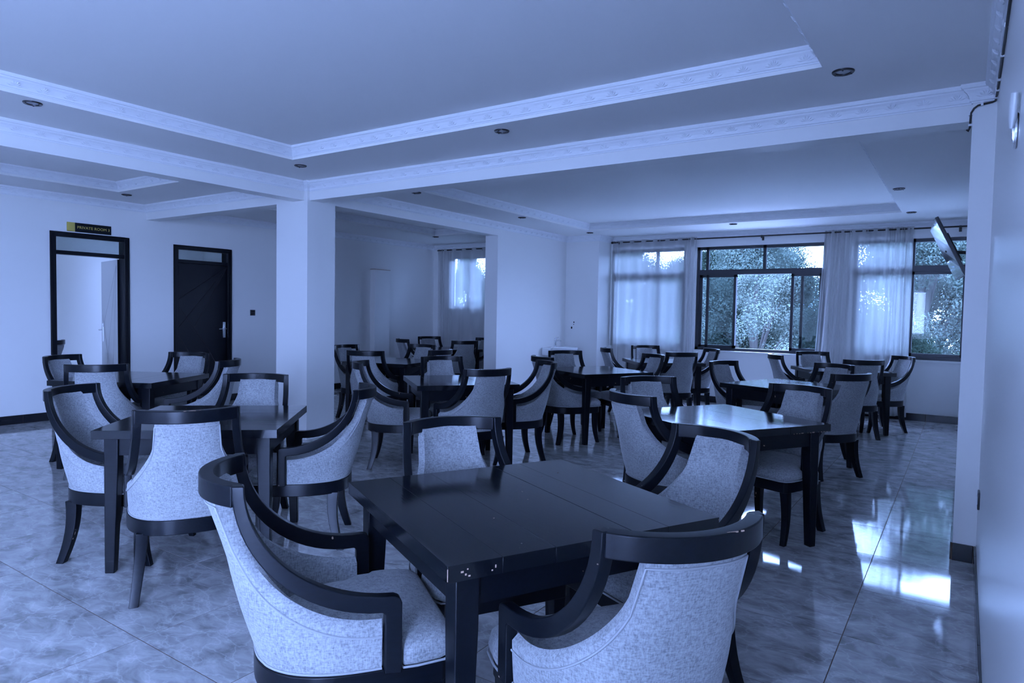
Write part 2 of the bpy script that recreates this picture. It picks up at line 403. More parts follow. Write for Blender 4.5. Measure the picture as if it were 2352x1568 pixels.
# ------------------------------------------------------------------ baseboards of black tiles
def baseboard(name, runs, label):
    root = struct(name, MB(), 'black_tile', label)
    mb = MB(); segs = []
    for (x0, y0), (x1, y1), nx, ny in runs:
        Ln = math.hypot(x1 - x0, y1 - y0); ax = ((x1 - x0) / Ln, (y1 - y0) / Ln)
        a, b = (x0, y0), (x1 + nx * .006, y1 + ny * .006)
        mb.box((min(x0, x1) if nx == 0 else x0, min(y0, y1) if ny == 0 else y0, 0), (max(x0, x1) if nx == 0 else x0 + nx * .006, max(y0, y1) if ny == 0 else y0 + ny * .006, .098))
        # tile joints line up with the floor
        lo, hi = (min(x0, x1), max(x0, x1)) if ny else (min(y0, y1), max(y0, y1)); off = GX if ny else GY
        cuts = [lo]; k = math.floor((lo - off) / T) + 1
        while off + k * T < hi - .04:
            if off + k * T > lo + .04: cuts.append(off + k * T)
            k += 1
        cuts.append(hi)
        for p, q in zip(cuts, cuts[1:]):
            t = MB()
            if ny: t.box((p + .0015, y0, 0), (q - .0015, y0 + ny * .011, .1))
            else: t.box((x0, p + .0015, 0), (x0 + nx * .011, q - .0015, .1))
            t.build('tile', 'black_tile', root, bevel=.001, seg=1)
    # the backing shares the root mesh
    bm_ = mb.build('tmp', 'grout'); root.data = bm_.data; bpy.data.objects.remove(bm_)
    return root
baseboard('baseboard_left', [((XL, YB), (XL, D1[0] - .0), 1, 0), ((XL, D1[1]), (XL, D2[0]), 1, 0), ((XL, D2[1]), (XL, 8.64), 1, 0), ((XL, 9.02), (XL, YB2), 1, 0)], 'black tile skirting under the wall with doors')
baseboard('baseboard_window', [((-5.132, YW), (XR, YW), 0, -1), ((-5.132, 10.136), (-5.132, YW), 1, 0), ((-5.757, 10.136), (-5.132, 10.136), 0, -1)], 'black tile skirting under the windows')
baseboard('baseboard_right', [((XR, YB), (XR, 4.60), -1, 0), ((-.012, 4.60), (XR - .012, 4.60), 0, -1), ((-.012, 4.60), (-.012, 4.97), -1, 0), ((XR, 4.97), (XR, YW), -1, 0)], 'black tile skirting along the viewer wall and pier')
baseboard('baseboard_partition', [((-5.757, 8.09), (-5.757, 10.136), 1, 0), ((-5.985, 8.09), (-5.757, 8.09), 0, -1), ((XL, YB2), (-5.985, YB2), 0, -1)], 'black tile skirting round the partition')

# ------------------------------------------------------------------ windows
FD = .05; YG = YW + .055
def window(name, x0, x1, z0, z1, trn, tops, lowers, y=YG, label=''):
    """tops: vertical bars of the upper lights; lowers: list of (xa, xb, glazed, yoffset) sliding sashes"""
    r = empty(name, (0, 0, 0)); r['kind'] = 'structure'; r['label'] = label
    f = MB(); b = .045
    f.box((x0, y - FD / 2, z0), (x1, y + FD / 2 + .04, z0 + b)); f.box((x0, y - FD / 2, z1 - b), (x1, y + FD / 2 + .04, z1))
    f.box((x0, y - FD / 2, z0), (x0 + b, y + FD / 2 + .04, z1)); f.box((x1 - b, y - FD / 2, z0), (x1, y + FD / 2 + .04, z1))
    if trn: f.box((x0, y - FD / 2 - .005, trn - .05), (x1, y + FD / 2 + .045, trn + .03))
    for t in tops: f.box((t - .022, y - FD / 2, trn or z0), (t + .022, y + FD / 2, z1))
    f.build('window_frame', 'alu', r)
    xs = [x0 + b] + [t for t in tops] + [x1 - b]
    if trn:
        for i in range(len(xs) - 1):
            a = xs[i] + (.022 if i else 0); c = xs[i + 1] - (.022 if i < len(xs) - 2 else 0)
            MB().box((a, y - .002, trn + .03), (c, y + .002, z1 - b)).build('pane', 'glass', r)
    zt = (trn - .05) if trn else z1 - b
    for xa, xb, gl, dy in lowers:
        s = MB(); q = .04; yy = y + dy
        s.box((xa, yy - .015, z0 + b), (xb, yy + .015, z0 + b + q)); s.box((xa, yy - .015, zt - q), (xb, yy + .015, zt))
        s.box((xa, yy - .015, z0 + b), (xa + q, yy + .015, zt)); s.box((xb - q, yy - .015, z0 + b), (xb, yy + .015, zt))
        so = s.build('sash', 'alu', r)
        if gl: MB().box((xa + q, yy - .002, z0 + b + q), (xb - q, yy + .002, zt - q)).build('pane', 'glass', so)
    return r
window('window_1', *W1, SILL, HEAD, TRN, [-4.30], [(-5.075, -4.26, True, -.014), (-4.30, -3.845, True, .02)], label='dark framed window behind the plain sheer curtain')
window('window_2', *W2, SILL, HEAD, TRN, [-3.455, -2.575], [(-3.575, -2.99, True, .02), (-3.46, -2.99, True, -.014), (-2.18, -1.75, True, -.014), (-2.05, -1.75, True, .02)], label='dark framed sliding window standing open on the trees')
window('window_3', *W3, SILL, HEAD, TRN, [-.62], [(-1.30, -.60, True, -.014), (-.64, -.005, True, .02)], label='dark framed window behind the television')
window('window_4', W4[0], W4[1], W4[2], W4[3], None, [-8.02], [(-8.515, -8.02, True, -.012), (-8.04, -7.645, True, .018)], y=YB2 + .05, label='small dark framed alcove window')
for k, (a, b) in enumerate((W1, W2, W3)):
    ntrim += 1
    struct('trim_%d' % ntrim, MB().box((a - .02, YW - .03, SILL - .03), (b + .02, YW + .028, SILL)), 'wall', 'white window sill', bevel=.004)

# ------------------------------------------------------------------ doors
def door_frame(name, y0, y1, zt, trn, label):
    r = empty(name); r['kind'] = 'structure'; r['label'] = label
    f = MB(); b = .062; xa, xb = XL - WT - .0, XL + .018
    f.box((xb - .03, y0, 0), (xb, y0 + b, zt)); f.box((xb - .03, y1 - b, 0), (xb, y1, zt)); f.box((xb - .03, y0 + b, zt - b), (xb, y1 - b, zt))
    for yy in (y0, y1 - .04): f.box((xa, yy, 0), (xb - .03, yy + .04, zt - .04))
    f.box((xa, y0, zt - .04), (xb - .03, y1, zt))
    f.box((xb - .012, y0 + .008, 0), (xb + .010, y0 + .022, zt - .008)); f.box((xb - .012, y1 - .022, 0), (xb + .010, y1 - .008, zt - .008)); f.box((xb - .012, y0 + .008, zt - .022), (xb + .010, y1 - .008, zt - .008))
    f.build('door_frame', 'black', r, bevel=.003)
    MB().box((XL - .09, y0 + .04, trn - .025), (XL + .012, y1 - .04, trn + .022)).build('transom_bar', 'black', r, bevel=.003)
    MB().box((XL - .07, y0 + .04, trn + .022), (XL - .066, y1 - .04, zt - .04)).build('pane', 'glass', r)
    return r
def lever(parent, plate, stem, ln, m='chrome'):
    (x, y, z), n = plate, stem
    h = MB(); h.box((min(x, x + n * .010), y - .021, z - .13), (max(x, x + n * .010), y + .021, z + .10))
    h.tube([(x, y, z), (x + n * .05, y, z)], .009, 10)
    h.tube([(x + n * .05, y + .008, z), (x + n * .052, y - ln * .5, z + .001), (x + n * .05, y - ln, z - .002)], [.009, .0085, .007], 10)
    return h.build('door_handle', m, parent, bevel=.002)
d1 = door_frame('door_1', *D1[:2], D1[2], 2.005, 'black door frame of the private room standing open')
# open leaf, hinged on the far jamb and swung into the private room
leaf = empty('door_leaf', (XL - WT + .02, D1[1] - .045, 0), PI - math.radians(11), d1)
lf = MB(); lf.box((.0, -.021, .008), (.78, .021, 1.975))
lo = lf.build('leaf_panel', 'pale_door', leaf, bevel=.002); lo['label'] = 'pale inner face of the open leaf'
gm = MB()
for a, b in (((.05, 1.9), (.72, 1.05)), ((.05, 1.9), (.60, .35)), ((.05, 1.9), (.30, .05)), ((.72, 1.25), (.25, .2))):
    d = Vector((b[0] - a[0], 0, b[1] - a[1])); s = Vector((d.z, 0, -d.x)).normalized() * .003
    for yy in (-.0222, .0222):
        gm.add([(a[0] + s.x, yy, a[1] + s.z), (b[0] + s.x, yy, b[1] + s.z), (b[0] - s.x, yy, b[1] - s.z), (a[0] - s.x, yy, a[1] - s.z)], [(0, 1, 2, 3)])
MB().box((-.004, -.0225, .008), (.004, .0225, 1.975)).build('leaf_edge', 'black', leaf)
gm.build('groove', 'dark_plastic', leaf)
hh = MB()
for s in (-1, 1):
    hh.box((.70, s * .021, .88), (.74, s * .031, 1.13)); hh.tube([(.72, s * .02, 1.04), (.72, s * .07, 1.04)], .009, 8); hh.tube([(.72, s * .068, 1.04), (.60, s * .070, 1.04)], .008, 8)
hh.build('door_handle', 'chrome', leaf, bevel=.001)
for z in (.35, 1.0, 1.62): MB().tube([(XL - WT + .012, D1[1] - .042, z - .06), (XL - WT + .012, D1[1] - .042, z + .06)], .011, 8).build('hinge', 'dark_plastic', d1)
d2 = door_frame('door_2', *D2[:2], D2[2], 2.008, 'black door with V shaped grooves and chrome handle')
dl = MB().box((XL - .065, D2[0] + .042, .008), (XL - .022, D2[1] - .042, 1.982)).build('door_leaf', 'black', d2, bevel=.002)
gm = MB(); xg = XL - .0215
for a, b in (((5.80, 1.965), (5.03, 1.46)), ((5.80, 1.965), (5.03, 1.05)), ((5.80, 1.965), (5.29, 1.08)), ((5.03, 1.44), (5.50, .78)), ((5.03, 1.03), (5.40, .45)), ((5.50, .78), (5.78, .30))):
    d = Vector((0, b[0] - a[0], b[1] - a[1])); s = Vector((0, d.z, -d.y)).normalized() * .004
    A, B_ = Vector((xg, *a)), Vector((xg, *b))
    gm.add([A + s, B_ + s, B_ - s, A - s, A + Vector((.003, 0, 0)), B_ + Vector((.003, 0, 0))], [(0, 1, 5, 4), (4, 5, 2, 3)])
gm.build('groove', 'cable', d2)
lever(d2, (XL - .022, 5.752, 1.065), 1, .11)
# rooms behind the doors
mb = MB()
mb.box((-12.6, 1.35, -.2), (XL - WT, 7.65, 0)); mb.box((-12.6, 1.35, 2.75), (XL - WT, 7.65, 2.95)); mb.box((-12.6, 1.35, 0), (-12.42, 7.65, 2.75)); mb.box((-12.5, 4.72, 0), (XL - WT, 4.84, 2.75))
wall_openings(mb, 'y', 1.35, .15, -12.6, XL - WT, 0, 2.75, [(-10.75, -10.05, 1.6, 2.3)])  # unseen openings added so sky light reaches both rooms
wall_openings(mb, 'y', 7.5, .15, -12.6, XL - WT, 0, 2.75, [(-10.75, -10.05, 1.6, 2.3)])
struct('wall_private_room', mb, 'wall', 'bright white private room behind the doors')

# ------------------------------------------------------------------ outside
struct('ground', MB().box((-90, -60, -3.9), (80, 120, -3.8)), 'ground', 'grass far below the windows')
struct('outside_bounce_slab', MB().box((-12, -13, -.25), (9, YB - WT, -.05)).box((XR + WT, YB - WT, -.25), (22, 3.5, -.05)), 'pale_slab', 'unseen pale slab added outside to bounce daylight in')  # out of view, added to throw daylight up through the openings
struct('window_bounce_slab', MB().box((-9.2, YW + .20, .10), (5, 13.6, .32)), 'pale_slab', 'unseen pale slab added below the windows to light the ceiling')  # added reflector hidden below the sill, brightens the ceiling by the windows
import numpy as np
def tree_mesh(seed, h, rad, nclump, nleaf, size, crown0=.25):
    rnd = np.random.RandomState(seed)
    t = rnd.rand(nclump) ** .8; z = h * (crown0 + (1 - crown0) * t)
    rr = rad * (np.sin(PI * np.minimum(1, t * .86 + .16)) ** .6) * (.45 + .6 * rnd.rand(nclump)); a = rnd.rand(nclump) * 2 * PI
    c = np.stack([rr * np.cos(a), rr * np.sin(a), z], 1); cr = rad * (.14 + .14 * rnd.rand(nclump))
    d = rnd.randn(nclump, nleaf, 3); d[..., 2] *= .7; d /= np.linalg.norm(d, axis=2, keepdims=True)
    p = c[:, None] + d * cr[:, None, None] * (.55 + .55 * rnd.rand(nclump, nleaf, 1))
    n = d + rnd.uniform(-.8, .8, d.shape) + np.array([0, 0, .35]); n /= np.linalg.norm(n, axis=2, keepdims=True)
    q = rnd.randn(*d.shape); A_ = np.cross(n, q); A_ /= np.linalg.norm(A_, axis=2, keepdims=True); B_ = np.cross(n, A_)
    s_ = size * (.6 + .8 * rnd.rand(nclump, nleaf, 1))
    V_ = np.stack([p - A_ * s_, p + B_ * s_ * .45, p + A_ * s_, p - B_ * s_ * .45], 2).reshape(-1, 3)
    me = bpy.data.meshes.new('foliage'); nf = len(V_) // 4
    me.vertices.add(len(V_)); me.vertices.foreach_set('co', V_.astype(np.float32).ravel())
    me.loops.add(nf * 4); me.loops.foreach_set('vertex_index', np.arange(nf * 4, dtype=np.int32))
    me.polygons.add(nf); me.polygons.foreach_set('loop_start', np.arange(0, nf * 4, 4, dtype=np.int32)); me.polygons.foreach_set('loop_total', np.full(nf, 4, dtype=np.int32))
    me.update(); me.validate()
    return me, [tuple(x) for x in c]
protos = {}
def tree(kind, loc, sc_, rz, label, group=None):
    if kind not in protos:
        spec = {'pale': (3, 9.5, 2.6, 150, 800, .036, 'leaf_pale'), 'dark': (5, 9.0, 3.0, 150, 700, .042, 'leaf_dark'), 'slim': (8, 9.5, 1.9, 110, 700, .036, 'leaf_pale')}[kind]
        mb, cl = tree_mesh(*spec[:6])
        r = empty('tree', loc, rz)
        f = bpy.data.objects.new('foliage', mb); mb.materials.append(M[spec[6]]); COL.objects.link(f); f.parent = r; f['kind'] = 'stuff'
        t = MB(); t.tube([(0, 0, 0), (.05, .03, spec[1] * .4), (0, 0, spec[1] * .9)], [.22, .15, .04], 8)
        for c in cl[:16]: t.tube([(0, 0, c[2] * .6), (c[0] * .5, c[1] * .5, c[2] * .85), (c[0], c[1], c[2])], [.07, .05, .02], 5)
        t.build('trunk', 'bark', r); protos[kind] = r
    else: r = copy_tree(protos[kind], loc, rz)
    r.scale = (sc_, sc_, sc_); tag(r, label, 'tree', group)
    return r
G = 'trees outside the windows'
tree('pale', (-4.55, 18.0, -3.8), .77, .3, 'pale bushy tree filling the open middle sash', G)
tree('dark', (-10.1, 22.0, -3.8), .85, 1.1, 'dark domed tree seen through the plain sheer curtain', G)
tree('dark', (-6.6, 21.0, -3.8), .78, 2.6, 'dark leafy tree behind the fixed pane beside the plain curtain', G)
tree('pale', (-5.9, 23.5, -3.8), .83, 4.4, 'grey green tree rising into the upper panes of the open window', G)
tree('slim', (-5.0, 22.5, -3.8), .83, .9, 'slim pale tree whose tip ends beside the open sky', G)
tree('dark', (-3.9, 27.0, -3.8), .60, 4.1, 'low dark tree under the clear sky by the second curtain', G)
tree('dark', (-8.3, 23.0, -3.8), .77, 3.7, 'low rounded tree faint behind the plain sheer curtain', G)
tree('pale', (-.9, 19.5, -3.8), .92, 2.2, 'tall tree behind the television', G)
tree('dark', (-1.3, 15.8, -3.8), .56, 5.2, 'green shrubby tree low behind the television window', G)
tree('dark', (-1.2, 25.0, -3.8), .92, 3.0, 'dark tree behind the billowing curtain', G)
tree('slim', (-15.6, 20.0, -3.8), .76, 1.9, 'faint tree behind the small alcove window', G)
for i_, (x_, y_, s_) in enumerate(((-13.5, 29, .80), (-9.8, 30, .74), (-6.9, 31, .80), (-4.6, 33, .62), (.9, 28, .92), (-17.5, 28, .86), (-21, 27, .8), (4.5, 26, .95), (-2.4, 20.5, .44), (-3.2, 17.2, .42), (-7.8, 18.0, .56), (-9.8, 18.5, .56))):
    tree('dark', (x_, y_, -3.8), s_, i_ * 1.3, 'one of the dark trees massed behind the trees nearer the windows', 'trees massed farther out')
tree('pale', (2.5, 21.5, -3.8), .95, .1, 'broad tree at the pier edge of the window', G)

# ------------------------------------------------------------------ curtains
def curtain(name, x0, x1, ztop, zbot, y, folds, amp, label, bunch=(), sway=None, group=None, gr=0):
    r = empty(name, ((x0 + x1) / 2, y, 0)); tag(r, label, 'curtain', group)
    nx, nz = 260, 16; vs = []; fs = []
    xm = (x0 + x1) / 2
    for j in range(nz + 1):
        tz = j / nz; z = ztop + (zbot - ztop) * tz
        for i in range(nx + 1):
            u = i / nx
            ub = u
            ph = u * folds * 2 * PI
            a = amp
            for (c, wd, mul) in bunch:
                q = math.exp(-((u - c) / wd) ** 2); ph += 0; a += amp * (mul - 1) * q
            x = x0 + (x1 - x0) * ub
            hf = sum(mul * math.exp(-((u - c) / wd) ** 2) for c, wd, mul in bunch)
            yo = a * sin(ph + .5 * sin(3 * u + tz)) * (.55 + .45 * tz) + min(1, hf) * .018 * sin(u * folds * 14 + tz * .8)
            if sway: dx, dy = sway(u, tz); x += dx; yo += dy
            vs.append((x - xm, yo, z))
    for j in range(nz):
        for i in range(nx):
            a = j * (nx + 1) + i; fs.append((a, a + 1, a + nx + 2, a + nx + 1))
    m_ = MB(); m_.add(vs, fs, True); m_.build('drape', 'sheer', r, weld=False, fixn=False)
    # double hem at the top
    h = MB(); k = nx + 1
    vv = [(x, yy - .004, z) for x, yy, z in vs[:k]] + [(x, yy - .004, z - .10) for x, yy, z in vs[:k]]
    h.add(vv, [(i, i + 1, i + 1 + k, i + k) for i in range(nx)], True); h.build('header_tape', 'sheer', r, weld=False, fixn=False)
    n = gr or max(4, int((x1 - x0) / .22))
    for i in range(n):
        u = (i + .5) / n; c = Vector((x0 + (x1 - x0) * u - xm, 0, ztop - .04))
        pts = [c + Vector((0, .026 * cos(t), .026 * sin(t))) for t in [2 * PI * q / 12 for q in range(13)]]
        MB().tube(pts, .004, 5, cap=False).build('eyelet', 'chrome', r)
    return r
ZR = 2.615; YR = YW - .085
def rod(x0, x1, z, y, label, brackets):
    r = empty('curtain_rod', ((x0 + x1) / 2, y, z)); tag(r, label, 'curtain rod'); xm = (x0 + x1) / 2
    MB().tube([(x0 - xm, 0, 0), (x1 - xm, 0, 0)], .011, 10).build('rod', 'blackrod', r)
    for s in (x0, x1):
        f = MB(); f.tube([(s - xm - .02, 0, 0), (s - xm, 0, 0), (s - xm + .02, 0, 0)], [.012, .022, .012], 12); f.build('finial', 'blackrod', r)
    for b in brackets:
        f = MB(); f.box((b - xm - .012, -.012, -.03), (b - xm + .012, .012, .012)); f.box((b - xm - .010, 0, -.028), (b - xm + .010, YW - y if z > 2 else .1, -.008)); f.box((b - xm - .016, (YW - y) - .006, -.06), (b - xm + .016, (YW - y), .012)); f.build('bracket', 'blackrod', r)
rod(-5.08, .02, ZR - .01, YR, 'long black curtain rod over the wide windows', (-4.95, -2.60, -.1))
curtain('curtain', -5.07, -3.60, ZR + .02, .05, YR, 7, .022, 'plain sheer white curtain hanging straight beside the corner block', bunch=((.03, .06, 1.6), (.95, .07, 2.0)))
def sway(u, t):
    k = max(0, .42 - u) / .42
    return (-.12 * k * t, -.10 * sin(PI * min(1, u * 1.6)) * t * t)
curtain('curtain', -1.72, -.62, ZR + .02, .05, YR, 8, .024, 'billowing sheer white curtain beside the television', bunch=((.12, .14, 1.6), (.85, .12, 1.8)), sway=sway)
for i_, (a_, b_) in enumerate(((-2.95, -.95),)):
    curtain('curtain', a_, b_, 2.55, .08, YB + .12, 9, .03, 'sheer curtain behind the viewer, mirrored in the window panes')
ra = empty('curtain_rod', (-7.85, YB2 - .10, 2.585)); tag(ra, 'short black curtain rod in the alcove', 'curtain rod')
MB().tube([(-.95, 0, 0), (1.7, 0, 0)], .011, 10).build('rod', 'blackrod', ra)
for s in (-.93, 1.68):
    MB().box((s - .01, 0, -.01), (s + .01, .10, .01)).build('bracket', 'blackrod', ra)
curtain('curtain', -8.78, -7.30, 2.61, .05, YB2 - .10, 6, .024, 'sheer white curtain over the small alcove window', bunch=((.08, .1, 1.8), (.93, .09, 1.8)))

# ------------------------------------------------------------------ ceiling downlights
lights = [(-.592, 3.985), (-2.844, 4.02), (-5.131, 4.05), (-5.121, 1.905), (-8.33, 4.06), (-5.13, 5.62), (-2.862, 5.40), (-.612, 5.40), (-5.148, 7.799), (-2.799, 9.72), (-5.116, 9.766), (-.601, 9.60), (-.607, 7.821), (-7.86, 9.13)]
llab = ['round downlight near the television beam corner above the viewer wall', 'round downlight halfway along the cross beam', 'round downlight over the column corner', 'round downlight beside the long tray edge', 'round downlight before the private room door', 'round downlight just behind the cross beam by the column', 'round downlight behind the middle of the cross beam', 'bright ringed downlight behind the beam near the pier', 'round downlight halfway along the partition', 'round downlight above the middle window', 'round downlight above the washbasin corner', 'round downlight above the television window', 'round downlight between pier and television', 'small downlight in the alcove corner']
l0 = None
for (x, y), lb in zip(lights, llab):
    if l0 is None:
        l0 = empty('downlight', (x, y, ZC))
        MB().lathe([(.036, -.001), (.038, -.008), (.052, -.009), (.056, -.004), (.056, .0)], 28).build('bezel', 'bronze', l0)
        MB().lathe([(.0005, .006), (.036, .004), (.036, -.002), (.0005, -.003)], 24).build('lens', 'lens', l0)
        for a in (.6, 2.7, 4.8): MB().box((.044 * cos(a) - .004, .044 * sin(a) - .004, -.013), (.044 * cos(a) + .004, .044 * sin(a) + .004, -.006)).build('clip', 'bronze', l0)
        d = l0
    else: d = copy_tree(l0, (x, y, ZC), 0)
    tag(d, lb, 'downlight', 'recessed ceiling downlights')

# ------------------------------------------------------------------ small wall items
sg = empty('door_sign', (XL, 3.93, 2.318)); tag(sg, 'black and gold plaque reading PRIVATE ROOM 3 over the open door', 'sign')
MB().box((0, -.165, -.055), (.012, .252, .055)).build('plaque', 'black', sg, bevel=.004)
MB().box((0, -.252, -.055), (.0125, -.164, .055)).build('gold_band', 'gold', sg, bevel=.003)
tcu = bpy.data.curves.new('lettering', 'FONT'); tcu.body = 'PRIVATE ROOM 3'; tcu.size = .046; tcu.extrude = .001; tcu.align_x = 'CENTER'; tcu.align_y = 'CENTER'; tcu.space_character = 1.05
to = bpy.data.objects.new('lettering', tcu); COL.objects.link(to); to.data.materials.append(M['gold'])
dg = bpy.context.evaluated_depsgraph_get(); me = bpy.data.meshes.new_from_object(to.evaluated_get(dg)); bpy.data.objects.remove(to)
to = bpy.data.objects.new('lettering', me); COL.objects.link(to); to.parent = sg; to.location = (.0135, .045, 0); to.rotation_euler = (R90, 0, R90)
sw = empty('light_switch', (XL, 6.21, 1.305)); tag(sw, 'small dark double switch beside the black door', 'switch')
MB().box((0, -.043, -.043), (.008, .043, .043)).build('switch_plate', 'dark_plastic', sw, bevel=.003)
for z in (-.018, .018): MB().box((.006, -.030, z - .012), (.013, .030, z + .012)).build('rocker', 'bronze', sw, bevel=.002)
so = empty('wall_socket', (XR, 4.30, .435)); tag(so, 'low dark edged socket on the wall near the pier', 'socket')
MB().box((-.010, -.045, -.045), (0, .045, .045)).build('socket_plate', 'dark_plastic', so, bevel=.003)
MB().box((-.013, -.028, -.02), (-.009, .028, .02)).build('socket_face', 'white_plastic', so)
# wall light at the picture edge
wl = empty('wall_light', (XR, 2.33, 1.93)); tag(wl, 'small chrome and white wall spotlight high beside the viewer', 'wall light')
bp = MB().lathe([(.0005, .0), (.030, .0), (.034, .003), (.034, .008), (.0005, .009)], 20).build('base_plate', 'chrome', wl); bp.rotation_euler = (0, -R90, 0); bp.location = (0, .01, -.015); bp.scale = (1.5, 1, 1)
MB().tube([(-.004, .02, -.05), (-.010, .022, -.035), (-.012, .01, .01)], .004, 8).build('arm', 'chrome', wl)
hd = MB().lathe([(.0005, -.050), (.018, -.046), (.030, -.02), (.034, .02), (.030, .046), (.0005, .052)], 24).build('lamp_head', 'white_plastic', wl)
hd.location = (-.014, -.03, .03); hd.rotation_euler = (.25, .04, 0); hd.scale = (.32, 1, 1)
# black cable under the cornice with white clips
cb = empty('cable', (XR, 2.8, 2.58)); tag(cb, 'black cable clipped along the cornice and down the pier', 'cable')
ox, oy, oz = XR, 2.8, 2.58
pts = []
yy = YB
while yy < 4.52: pts.append((XR - .0075, yy, 2.592 + .006 * sin(yy * 5))); yy += .15
pts += [(XR - .010, 4.575, 2.594), (XR - .022, 4.592, 2.594), (.045, 4.591, 2.590), (.012, 4.590, 2.585), (-.006, 4.592, 2.572), (-.019, 4.602, 2.55), (-.021, 4.606, 2.50), (-.022, 4.608, 2.47), (-.030, 4.61, 2.452), (-.036, 4.61, 2.462)]
MB().tube([(x - ox, y - oy, z - oz) for x, y, z in pts], .0055, 7).build('wire', 'cable', cb)
for y in [k * .37 + .1 for k in range(12)] + [4.35, 4.49]: MB().box((-.016, y - oy - .007, .004), (0, y - oy + .007, .022)).build('clip', 'white_plastic', cb)
for x in (.03,): MB().box((x - ox - .006, 4.582 - oy, .002), (x - ox + .006, 4.60 - oy, .020)).build('clip', 'white_plastic', cb)
for z in (2.545, 2.485): MB().box((-.030 - ox, 4.60 - oy, z - oz - .006), (-.010 - ox, 4.62 - oy, z - oz + .006)).build('clip', 'white_plastic', cb)
# washbasin
bs = empty('washbasin', (-5.757, 9.66, .815)); tag(bs, 'white ceramic washbasin with chrome tap in the corner', 'washbasin')
B1 = MB(); B1.box((0, -.28, -.13), (.17, .28, .0))
B1.build('tap_ledge', 'ceramic', bs, bevel=.015, seg=3)
bw = MB(); rings = []
for (s_, z_) in ((.55, -.16), (.80, -.10), (.98, -.03), (1.02, 0.0), (.98, .004), (.90, -.006), (.75, -.07), (.4, -.11), (.02, -.12)):
    rings.append([(.27 + .22 * s_ * cos(t), .25 * s_ * sin(t), z_) for t in [2 * PI * k / 28 for k in range(28)]])
bw.loops(rings, True, False, True); bw.build('bowl', 'ceramic', bs)
MB().lathe([(.055, -.26), (.06, -.14), (.0, -.12)], 14, (.1, 0, 0)).build('trap_cover', 'ceramic', bs)
tp = MB(); tp.tube([(.09, 0, 0), (.09, 0, .115)], .018, 12); tp.tube([(.09, 0, .10), (.17, 0, .115), (.20, 0, .10)], .012, 10); tp.tube([(.09, 0, .13), (.09, 0, .145)], .02, 12); tp.tube([(.09, 0, .145), (.15, 0, .165)], .006, 8)
tp.build('tap', 'chrome', bs)
# marks on the corner block where a soap dispenser was
hm = empty('wall_hole', (-5.60, 10.136, 1.18)); tag(hm, 'dark drill holes in the corner block above the washbasin', 'holes')
for dx, dz, rr in ((.02, .05, .011), (.015, .012, .007), (-.022, -.045, .016), (-.30, -.17, .013)):
    o = MB().lathe([(.0004, 0), (rr, .0005), (rr * .8, .0015), (.0004, .002)], 9).build('hole', 'cable', hm); o.location = (dx, -.001, dz); o.rotation_euler = (R90, 0, 0); o.scale = (1, 1.3, 1)

# television on its wall arm
NT, FT, NB_, FB = Vector((-.278, 7.5, 2.35)), Vector((-.353, 8.49, 2.35)), Vector((-.021, 7.5, 1.80)), Vector((-.096, 8.40, 1.78))
tvc = (NT + FT + NB_ + FB) / 4
tv = empty('television', tuple(tvc)); tag(tv, 'flat television tilted down on a wall arm by the windows', 'television')
ex = (FT - NT).normalized(); ez = (NT - NB_).normalized(); en = ez.cross(ex).normalized()
if en.x > 0: en = -en
ez = (ez - ex * ez.dot(ex)).normalized()
hw, hh_ = .5, .30
def tvbox(a, b, name, m, bev=0):
    k = MB().box(a, b).build(name, m, tv, bevel=bev); k.matrix_local = Matrix((( ex.x, en.x, ez.x, 0), (ex.y, en.y, ez.y, 0), (ex.z, en.z, ez.z, 0), (0, 0, 0, 1))); return k
tvbox((-hw, -.030, -hh_), (hw, 0, hh_), 'casing', 'dark_plastic', .004)
tvbox((-hw + .012, 0, -hh_ + .016), (hw - .012, .003, hh_ - .012), 'screen', 'screen')
tvbox((-.22, -.055, -.16), (.22, -.03, .16), 'back_cover', 'dark_plastic', .01)
tvbox((-.13, -.075, -.15), (-.10, -.055, .15), 'mount_rail', 'blackrod'); tvbox((.10, -.075, -.15), (.13, -.055, .15), 'mount_rail', 'blackrod')
am = MB(); am.tube([(0, 0, 0), (.10, -.05, -.02), (XR - tvc.x - .01, 0, -.03)], .016, 8); am.box((XR - tvc.x - .012, -.09, -.13), (XR - tvc.x, .09, .09)); am.build('wall_arm', 'blackrod', tv)

